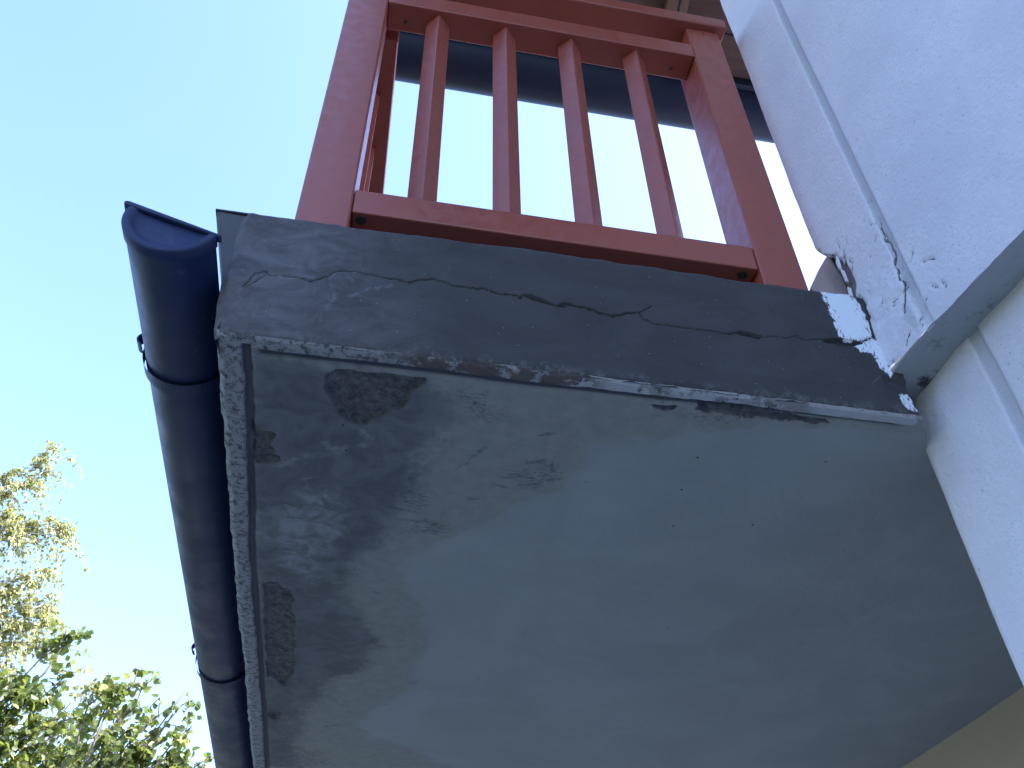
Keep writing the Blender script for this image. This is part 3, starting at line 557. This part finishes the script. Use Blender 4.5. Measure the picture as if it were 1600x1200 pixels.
# eaves board over the gutter side
fb = MB(); fb.prism([(-.331, Y0+.012, 1.319), (-.329, Y0+.012, 1.300), (-.306, Y0+.012, 1.222), (-.285, Y0+.012, 1.137), (-.268, Y0+.012, 1.137), (-.275, Y0+.012, 1.316)], (0, 2.83, 0))
fb.build('edge_board', M['flash'], balcony, bevel=.0015)
fb = MB(); fb.box((-.334, Y0+.009, 1.3192), (-.272, 3.9, 1.3222)); fb.build('edge_trim', M['flash'], balcony)

# ------------------------------------------------------------------ railing
railing = thing('balcony_railing', 'red-brown painted balcony railing with four diamond-set balusters facing the viewer', 'railing')
YF = 1.084
def rbox(name, a_, b_, bevel=.004, parent=railing): return MB().box(a_, b_).build(name, M['red'], parent, bevel=bevel)
rbox('post', (-.197, YF, ZT-.006), (-.095, 1.186, 2.4735), .005)
rbox('post', (.755, YF, ZT-.006), (.854, 1.186, 2.4735), .005)
rbox('bottom_rail', (-.0945, YF+.004, 1.403), (.7545, YF+.079, 1.4765), .004)
rbox('middle_rail', (-.0945, YF-.003, 2.298), (.7545, YF+.074, 2.367), .004)
rbox('handrail', (-.202, 1.064, 2.474), (.876, 1.206, 2.527), .006)
def diamond(x, y, z0, z1, parent=railing, h=.0325):
    b = MB(); b.prism([(x-h, y, z0), (x, y-h, z0), (x+h, y, z0), (x, y+h, z0)], (0, 0, z1-z0))
    return b.build('baluster', M['red'], parent, bevel=.003)
yc = YF+.040
for x in (.0415, .223, .4035, .588): diamond(x, yc, 1.474, 2.300)
for x, y in ((-.075, 1.105), (.725, 1.108)):
    MB().tube([(x, y, 1.3995), (x, y, 1.4045)], .0105, 16).build('bolt', M['bolt'], railing)
for x, y in ((-.045, 1.128), (.70, 1.128)):
    MB().tube([(x, y, 2.2965), (x, y, 2.299)], .005, 12).build('bolt', M['bolt'], railing)
MB().tube([(.806, YF-.0008, 2.452), (.806, YF+.002, 2.452)], .0025, 10).build('screw', M['bolt'], railing)
# the run along the outer edge
rail2 = thing('balcony_railing', 'red-brown railing run along the gutter side, seen edge-on behind the left post', 'railing')
rbox('middle_rail', (-.138, 1.188, 2.298), (-.060, 3.60, 2.367), .004, rail2)
rbox('bottom_rail', (-.160, 1.188, 1.403), (-.100, 3.60, 1.4765), .004, rail2)
rbox('handrail', (-.190, 1.2075, 2.474), (-.075, 3.72, 2.527), .006, rail2)
rbox('post', (-.197, 3.60, ZT-.006), (-.095, 3.70, 2.4735), .005, rail2)
k = 0
for y in np.arange(1.36, 3.5, .18): diamond(-.128, y, 1.474, 2.300, rail2); k += 1

# ------------------------------------------------------------------ balcony gutter
gutter = thing('rain_gutter', 'dark half-round gutter hung along the outer edge of the balcony slab', 'gutter')
def halfpipe(ax, r, a0=180, a1=360, n=28, th=.0016, tilt=0):
    """ax: list of (x,y,z) rim-centre points; returns MB of a thin half pipe"""
    m = MB(); rings = []
    for p in ax:
        ring = []
        for rr_ in (r, r-th):
            for k in range(n+1):
                w_ = math.radians(a0+(a1-a0)*k/n+tilt); ring.append((p[0]+rr_*math.cos(w_), p[1], p[2]+rr_*math.sin(w_)))
        rings.append(ring)
    N = n+1
    for ring in rings: m.v += ring
    L = len(rings[0])
    for i in range(len(rings)-1):
        for k in range(n):
            a_, b_ = i*L+k, (i+1)*L+k
            m.f.append((a_, b_, b_+1, a_+1)); m.f.append((a_+N, a_+N+1, b_+N+1, b_+N))
        for k in (0, n): m.f.append((i*L+k, i*L+k+N, (i+1)*L+k+N, (i+1)*L+k))
    return m
gp = lambda y: (-.3685+.0035*(y-1), y, 1.177-.017*(y-1))
GR = .0760; TILT = -17
ys_ = [.99+.29*i for i in range(11)]
halfpipe([gp(y) for y in ys_], GR, tilt=TILT).build('trough', M['gutter'], gutter, smooth=True)
ca, sa = math.cos(math.radians(180+TILT)), math.sin(math.radians(180+TILT))
MB().tube([(gp(y)[0]+(GR+.0055)*ca, y, gp(y)[2]+(GR+.0055)*sa+.004) for y in ys_], .0068, 12).build('rolled_bead', M['gutter'], gutter, smooth=True)
# stop end: dished plate with a flange
def stop_end(y):
    m = MB(); p = gp(y); n = 28; rings = [(GR+.003, .022), (GR+.003, 0), (GR-.006, -.002), (GR-.014, .003), (GR-.022, .007), (.001, .008)]
    for r_, dy in rings:
        for k in range(n+1):
            w_ = math.radians(180+180*k/n+TILT)
            zz_ = p[2]+r_*math.sin(w_)
            m.v.append((p[0]+r_*math.cos(w_), p[1]+dy, zz_))
    for i in range(len(rings)-1):
        for k in range(n):
            a_ = i*(n+1)+k; b_ = a_+n+1; m.f.append((a_, b_, b_+1, a_+1))
    return m
se = stop_end(.985).build('stop_end', M['gutter'], gutter, smooth=True)
p = gp(.985); e1 = Vector((ca, 0, sa))
c_ = Vector(p)
m = MB(); m.prism([c_+e1*(GR+.013)+Vector((0, -.002, .000)), c_-e1*(GR+.010)+Vector((0, -.002, -.001)), c_-e1*(GR+.010)+Vector((0, -.002, .006)), c_+e1*(GR+.004)+Vector((0, -.002, .012)), c_+e1*(GR+.014)+Vector((0, -.002, .009))], (0, .016, 0))
m.build('stop_end_rim', M['gutter'], gutter, bevel=.004, seg=3)
def bracket(y):
    b = halfpipe([gp(y), gp(y+.030)], GR+.0062, a0=176, a1=360, th=.0050, tilt=TILT).build('bracket', M['gutter'], gutter, smooth=False)
    g = gp(y); cx_, cz_ = g[0]+(GR+.013)*ca+.006, g[2]+(GR+.010)*sa-.006
    pts = []
    for w_ in np.linspace(-60, 190, 14):
        pts.append((cx_-.006+.0165*math.cos(math.radians(w_+60)), cz_+.006+.0165*math.sin(math.radians(w_+60))))
    cl = MB(); n_ = len(pts)
    for x_, z_ in pts: cl.v += [(x_, y, z_), (x_, y+.026, z_)]
    for x_, z_ in pts:
        dx, dz = x_-cx_+.006, z_-cz_-.006; L_ = math.hypot(dx, dz)
        cl.v += [(x_-dx/L_*.0028, y, z_-dz/L_*.0028), (x_-dx/L_*.0028, y+.026, z_-dz/L_*.0028)]
    for i in range(n_-1):
        a_ = 2*i; q_ = 2*n_+2*i
        cl.f += [(a_, a_+1, a_+3, a_+2), (q_, q_+2, q_+3, q_+1), (a_, a_+2, q_+2, q_), (a_+1, q_+1, q_+3, a_+3)]
    cl.build('clip', M['gutter'], b)
bracket(1.30); bracket(2.60)

# ------------------------------------------------------------------ roof over the balcony
roof = thing('eaves_roof', 'overhanging roof with stained boards and rafters above the balcony railing', 'roof')
RX0, RX1 = -.205, 4.2
slope = .42; ze, ye = 3.335, 1.63
rz = lambda y: ze + (ye-y)*slope
y = ye; first = True
while y > -4.6:
    w_ = .145; y2 = y-w_
    b = MB(); x0 = RX0
    b.prism([(RX0, y-.003, rz(y-.003)), (RX0, y2+.003, rz(y2+.003)), (RX0, y2+.003, rz(y2+.003)+.02), (RX0, y-.003, rz(y-.003)+.02)], (RX1-RX0, 0, 0))
    b.build('roof_board', M['plank'], roof); y = y2
MB().prism([(RX0-.005, ye+.02, rz(ye)+.022), (RX0-.005, -4.6, rz(-4.6)+.022), (RX0-.005, -4.6, rz(-4.6)+.07), (RX0-.005, ye+.02, rz(ye)+.07)], (RX1-RX0+.01, 0, 0)).build('roof_covering', M['rooftop'], roof)
for x in (-.15, .35, .93, 1.55, 2.15, 2.75, 3.35):
    b = MB(); wd = .085
    b.prism([(x, ye-.01, rz(ye)-.004-.02), (x, -4.5, rz(-4.5)-.024), (x, -4.5, rz(-4.5)-.001), (x, ye-.01, rz(ye)-.001)] if x < 0 else
            [(x, ye-.01, rz(ye)-.043), (x, -4.5, rz(-4.5)-.10), (x, -4.5, rz(-4.5)-.001), (x, ye-.01, rz(ye)-.001)], (wd, 0, 0))
    b.build('rafter', M['rafter'], roof, bevel=.003)
MB().tube([(.975, ye-.05, rz(ye-.05)-.075), (.972, 1.3, rz(1.3)-.078), (.968, .4, rz(.4)-.085)], .005, 8).build('cable', M['cable'], roof)
MB().box((RX0-.002, ye+.001, ze-.045), (RX1, ye+.022, ze+.05)).build('fascia_board', M['roofgutter'], roof)
rg = thing('roof_gutter', 'dark half-round gutter along the eaves above the railing', 'gutter')
def roofpipe():
    m = MB(); n = 24; r = .105; cy, cz = ye+.024+r, 3.312
    for x in np.linspace(RX0-.005, RX1, 12):
        for rr_ in (r, r-.002):
            for k_ in range(n+1):
                w_ = math.radians(180+180*k_/n); m.v.append((x, cy+rr_*math.cos(w_), cz+rr_*math.sin(w_)))
    L = 2*(n+1)
    for i in range(11):
        for k_ in range(n):
            a_, b_ = i*L+k_, (i+1)*L+k_
            m.f += [(a_, a_+1, b_+1, b_), (a_+n+1, b_+n+1, b_+n+2, a_+n+2)]
    return m, cy, cz, r
m, cy, cz, r = roofpipe(); m.build('trough', M['roofgutter'], rg, smooth=True)
MB().tube([(RX0-.005, cy+r-.002, cz), (RX1, cy+r-.002, cz)], .009, 10).build('rolled_bead', M['roofgutter'], rg, smooth=True)
se = MB(); se.prism([(RX0-.007, cy+(r+.002)*math.cos(math.radians(180+15*k_)), cz+(r+.002)*math.sin(math.radians(180+15*k_))) for k_ in range(13)], (.004, 0, 0)); se.build('stop_end', M['roofgutter'], rg)

# ------------------------------------------------------------------ trees
def quads_mesh(name, cen, up, side, L, Wd, shade, mat, parent, kind=None):
    """leaf shapes: 6-point folded leaf each"""
    n = len(cen); nrm = np.cross(up, side)
    k = [(-.0, 0), (.42, .5), (.75, .34), (1., 0), (.75, -.34), (.42, -.5)]
    V = np.zeros((n, 6, 3))
    for i, (a_, b_) in enumerate(k):
        fold = abs(b_)*.25
        V[:, i] = cen + up*(a_*L)[:, None] + side*(b_*Wd)[:, None] + nrm*(fold*Wd)[:, None]
    base = np.arange(n)[:, None]*6
    q = np.concatenate([base+np.array([[0, 1, 2, 3]]), base+np.array([[0, 3, 4, 5]])], 1).reshape(-1, 4)
    me = bpy.data.meshes.new(name); me.vertices.add(n*6); me.vertices.foreach_set('co', V.reshape(-1).astype(np.float32))
    me.loops.add(q.size); me.loops.foreach_set('vertex_index', q.reshape(-1).astype(np.int32))
    me.polygons.add(len(q)); me.polygons.foreach_set('loop_start', (np.arange(len(q))*4).astype(np.int32)); me.update(calc_edges=True)
    at = me.attributes.new('shade', 'FLOAT', 'POINT'); at.data.foreach_set('value', np.repeat(shade, 6).astype(np.float32))
    o = link(name, me, mat, parent)
    if kind: o['kind'] = kind
    return o
def unit(a_): return a_/np.linalg.norm(a_, axis=-1, keepdims=True)
def curve(p0, p1, sag, n=10, r=None, wob=.0):
    p0, p1 = np.array(p0, float), np.array(p1, float); t_ = np.linspace(0, 1, n)[:, None]
    P = p0+(p1-p0)*t_; P[:, 2] += sag*4*(t_*(1-t_))[:, 0]
    if wob: P[1:-1] += rng.normal(0, wob, (n-2, 3))
    return P
def tree(name, label, base, height, trunk_r, branches, twig_len, twigs_per, droop, leafL, leafW, per_twig, leafm, barkm, cat='tree', singles=0, tipz=None, lean=(0, 0), leafdown=.6, focus=None, trunk_name='trunk', group=None):
    T = thing(name, label, cat, group); T.location = base
    bx, by, bz = base; loc = Vector(base)
    tp = np.stack([np.array([lean[0]*t_*t_, lean[1]*t_*t_, height*t_]) + (rng.normal(0, .03, 3) if 0 < t_ < 1 else 0) for t_ in np.linspace(0, 1, 9)])
    MB().tube(tp, list(trunk_r*(1-np.linspace(0, 1, 9)*.88)), 9).build(trunk_name, barkm, T, smooth=True)
    bm_ = MB(); tw = MB(); C_, U_, sh = [], [], []
    for (z0, tip, sag) in branches:
        f_ = min(z0/height, 1); st = np.array([lean[0]*f_*f_, lean[1]*f_*f_, z0])
        P = curve(st, np.array(tip)-np.array(base), sag, 11, wob=.035)
        r0 = max(.012, trunk_r*.42*(1-f_*.6)); bm_.tube(P, list(np.linspace(r0, .005, 11)), 6)
        for j in range(twigs_per):
            t_ = 1-rng.random()**1.5*.75; i0 = min(int(t_*10), 9); q0 = P[i0]+(P[i0+1]-P[i0])*(t_*10-i0)
            ax = unit(P[min(i0+1, 10)]-P[i0]); dv = unit(ax*.8+rng.normal(0, .6, 3)+np.array([0, 0, .15]))
            L_ = twig_len*rng.uniform(.45, 1.1)
            q1 = q0+dv*L_; q1[2] -= droop*L_
            Q = curve(q0, q1, droop*L_*.25, 6, wob=.01); tw.tube(Q, list(np.linspace(.005, .0018, 6)), 3, False)
            m_ = rng.integers(int(per_twig*.6), int(per_twig*1.3)+1)
            tt = rng.random(m_)*.95+.05; ii = np.minimum((tt*5).astype(int), 4); cc_ = Q[ii]+(Q[ii+1]-Q[ii])*(tt*5-ii)[:, None]
            C_.append(cc_+rng.normal(0, leafL*.35, (m_, 3))); U_.append(unit(rng.normal(0, .7, (m_, 3))+dv*.4+np.array([0, 0, -leafdown]))); sh.append(np.clip(rng.normal(.45, .25, m_)+rng.normal(0, .1), 0, 1))
    bm_.build('branch', barkm, T, smooth=True); o = tw.build('twigs', barkm, T, smooth=True); o['kind'] = 'stuff'
    Cn = np.concatenate(C_); Un = np.concatenate(U_); Sh = np.concatenate(sh)
    sd_ = unit(np.cross(Un, rng.normal(0, 1, Cn.shape)+np.array([0, 0, .3])))
    sz = rng.uniform(.7, 1.2, len(Cn))
    if singles:
        d_ = np.abs((Cn+np.array(base))@np.array([RR[0], RR[1], RR[2]]).T)
        W3 = (Cn+np.array(base))@np.array(RR).T
        u_ = W3[:, 0]/W3[:, 2]*1368; v_ = W3[:, 1]/W3[:, 2]*1368
        vis = (np.abs(u_) < 800) & (np.abs(v_) < 600) & (W3[:, 2] > 0)
        score = np.where(vis, leafL*sz/W3[:, 2], 0); pick = np.argsort(-score)[:singles]; pick = pick[score[pick] > 0]
        protos = []
        for s_ in (.15, .4, .6, .9):
            me = bpy.data.meshes.new('leaf')
            k = [(0, 0), (.2, .42), (.5, .52), (.8, .3), (1.06, 0), (.8, -.3), (.5, -.52), (.2, -.42)]
            me.from_pydata([(b_*leafW, a_*leafL, abs(b_)*leafW*.3) for a_, b_ in k], [], [(0, 1, 2, 3, 4), (0, 4, 5, 6, 7)]); me.update()
            at = me.attributes.new('shade', 'FLOAT', 'POINT'); at.data.foreach_set('value', [s_]*8); me.materials.append(leafm); protos.append(me)
        for i in pick:
            me = protos[int(np.argmin(np.abs(np.array([.15, .4, .6, .9])-Sh[i])))]
            o = bpy.data.objects.new('leaf', me); C.objects.link(o); o.parent = T
            y_ = Vector(Un[i]); x_ = Vector(sd_[i]); z_ = x_.cross(y_).normalized(); s_ = sz[i]
            mm = Matrix(((x_.x*s_, y_.x*s_, z_.x*s_, Cn[i][0]), (x_.y*s_, y_.y*s_, z_.y*s_, Cn[i][1]), (x_.z*s_, y_.z*s_, z_.z*s_, Cn[i][2]), (0, 0, 0, 1)))
            o.matrix_local = mm
        keep = np.ones(len(Cn), bool); keep[pick] = False
        Cn, Un, Sh, sd_, sz = Cn[keep], Un[keep], Sh[keep], sd_[keep], sz[keep]
    quads_mesh('foliage', Cn, Un, sd_, leafL*sz, leafW*sz, Sh, leafm, T, 'stuff')
    return T
def rb(base, h, z0, z1, r, n, up=.5, sag=.2):
    o = []
    for i in range(n):
        z = rng.uniform(z0, z1); a_ = rng.uniform(0, 2*math.pi); rr_ = r*(1-(z-z0)/(z1-z0)*.65)*rng.uniform(.6, 1.1)
        o.append((z*.9, (base[0]+rr_*math.cos(a_), base[1]+rr_*math.sin(a_), base[2]+z+up*rr_), sag))
    return o
# birch at the left edge
bb = (-8.1, 14, GZ)
bt = [(-5.7489,14.0000,9.9257),(-5.8673,14.0000,9.5479),(-5.9169,14.0000,9.0529),(-5.5451,14.0000,9.7327),(-5.9427,14.0000,8.5158),(-6.3124,14.0000,9.2812),(-6.2297,14.0000,8.7468),(-5.7169,14.0000,8.1549),(-6.1506,14.0000,8.2357),(-5.6940,14.0000,8.5433),(-6.6206,14.0000,8.9695)]
bs = [(-4.8840,14.0000,8.1786),(-5.1042,14.0000,8.3218),(-5.3323,14.0000,8.3877)]
bm2 = [(-5.0352,14.0000,7.3081),(-4.8300,14.0000,7.0364),(-4.9314,14.0000,6.6896),(-4.7392,14.0000,6.5401),(-5.1908,14.0000,6.8914),(-5.4363,14.0000,7.3299),(-5.2301,14.0000,6.4465),(-4.8502,14.0000,6.1558),(-5.5091,14.0000,6.9770),(-5.3035,14.0000,6.1219),(-5.1874,14.0000,7.4714),(-5.9086,14.0000,7.2861),(-5.8535,14.0000,6.6135),(-4.9508,14.0000,5.6357),(-4.8060,14.0000,5.7461),(-4.9928,14.0000,5.2413),(-5.3213,14.0000,5.4140),(-4.7657,14.0000,4.9706),(-4.8839,14.0000,4.6879),(-4.7927,14.0000,6.2660),(-4.8906,14.0000,6.8607)]
brs = [(8.2+rng.uniform(-.6, .6), p_, .15) for p_ in bt] + [(7.6, p_, .55) for p_ in bs] + [(6.0+rng.uniform(-1, 1.), p_, .35) for p_ in bm2] + rb(bb, 11, 2.5, 10.5, 2.4, 42)
tree('birch_tree', 'tall birch with fine drooping yellow-green foliage at the left edge of the picture', bb, 11.5, .16, brs, .66, 27, 1.0, .066, .050, 26, M['birchleaf'], M['birchbark'], leafdown=.9)
# broad-leaved tree, dark green shoots
lb = (-3.9, 8, GZ)
lt_ = [(-2.5158,8.0000,3.6467),(-2.5196,8.0000,3.5364),(-2.5483,8.0000,3.2393),(-2.5530,8.0000,3.0135),(-2.7406,8.0000,3.1130),(-2.4439,8.0000,3.0759),(-2.5005,8.0000,2.8532),(-2.6986,8.0000,2.8418),(-2.3849,8.0000,3.3083),(-2.5475,8.0000,2.6918),(-2.3176,8.0000,2.7568),(-2.7068,8.0000,2.5805),(-2.2157,8.0000,2.9239),(-2.8222,8.0000,3.0521),(-2.2042,8.0000,2.5547),(-2.3996,8.0000,2.5450),(-2.5365,8.0000,2.5129),(-2.0867,8.0000,2.6640)]
brs = [(3.3+rng.uniform(-.6, .6), p_, .05) for p_ in lt_] + rb(lb, 5, 1.6, 4.4, 1.3, 22)
tree('lime_tree', 'broad-leaved tree with a dark green upright shoot in front of the birch', lb, 4.5, .09, brs, .30, 14, .25, .066, .058, 13, M['limeleaf'], M['bark'], singles=230, leafdown=.5)
# second broad-leaved tree by the gutter
l2 = (-2.1, 7.2, GZ)
lt2 = [(-1.6540,7.2000,3.0380),(-1.8628,7.2000,2.9970),(-1.5801,7.2000,2.8847),(-1.6278,7.2000,2.7534),(-1.7588,7.2000,2.7961),(-1.4271,7.2000,2.8169),(-1.2464,7.2000,2.8803),(-1.2425,7.2000,2.7771),(-1.3016,7.2000,2.6974),(-1.4376,7.2000,2.6642),(-1.1363,7.2000,2.6070),(-1.5991,7.2000,2.5563),(-1.3080,7.2000,2.5237),(-1.4757,7.2000,2.4424),(-1.1867,7.2000,2.4097),(-1.0649,7.2000,2.3921),(-1.0262,7.2000,2.3231),(-1.6522,7.2000,2.4093),(-1.3543,7.2000,2.3304),(-1.7167,7.2000,2.3124),(-1.4169,7.2000,2.3040),(-1.2341,7.2000,2.3129)]
brs = [(2.6+rng.uniform(-.5, .5), p_, .05) for p_ in lt2] + rb(l2, 4, 1.0, 2.4, .8, 12)
tree('young_lime_tree', 'young broad-leaved tree with separate leafy shoots beside the balcony gutter', l2, 3.6, .06, brs, .19, 7, .2, .058, .052, 13, M['limeleaf'], M['bark'], singles=280, leafdown=.45)
# pale shrub between and behind
sb_ = (-4.0, 10.5, GZ)
st3 = [(-2.9269,10.5000,4.1290),(-2.7802,10.5000,4.1011),(-2.6130,10.5000,4.0006),(-2.9962,10.5000,3.9044),(-2.4377,10.5000,3.8653),(-2.7539,10.5000,3.7751),(-2.3134,10.5000,3.6582),(-2.5611,10.5000,3.5748),(-2.8245,10.5000,3.5607),(-2.0936,10.5000,3.5998),(-2.3909,10.5000,3.4459),(-2.9033,10.5000,3.3861),(-1.8494,10.5000,3.4390),(-2.1745,10.5000,3.3886),(-2.5592,10.5000,3.3359)]
brs = [(3.4+rng.uniform(-.5, .5), p_, .1) for p_ in st3] + rb(sb_, 5, 1.2, 4.0, 1.5, 26)
tree('tall_shrub', 'pale yellow-green bushy shrub filling the gap between the two broad-leaved trees', sb_, 4.0, .07, brs, .34, 14, .3, .055, .045, 20, M['shrubleaf'], M['bark'], cat='shrub', leafdown=.4)
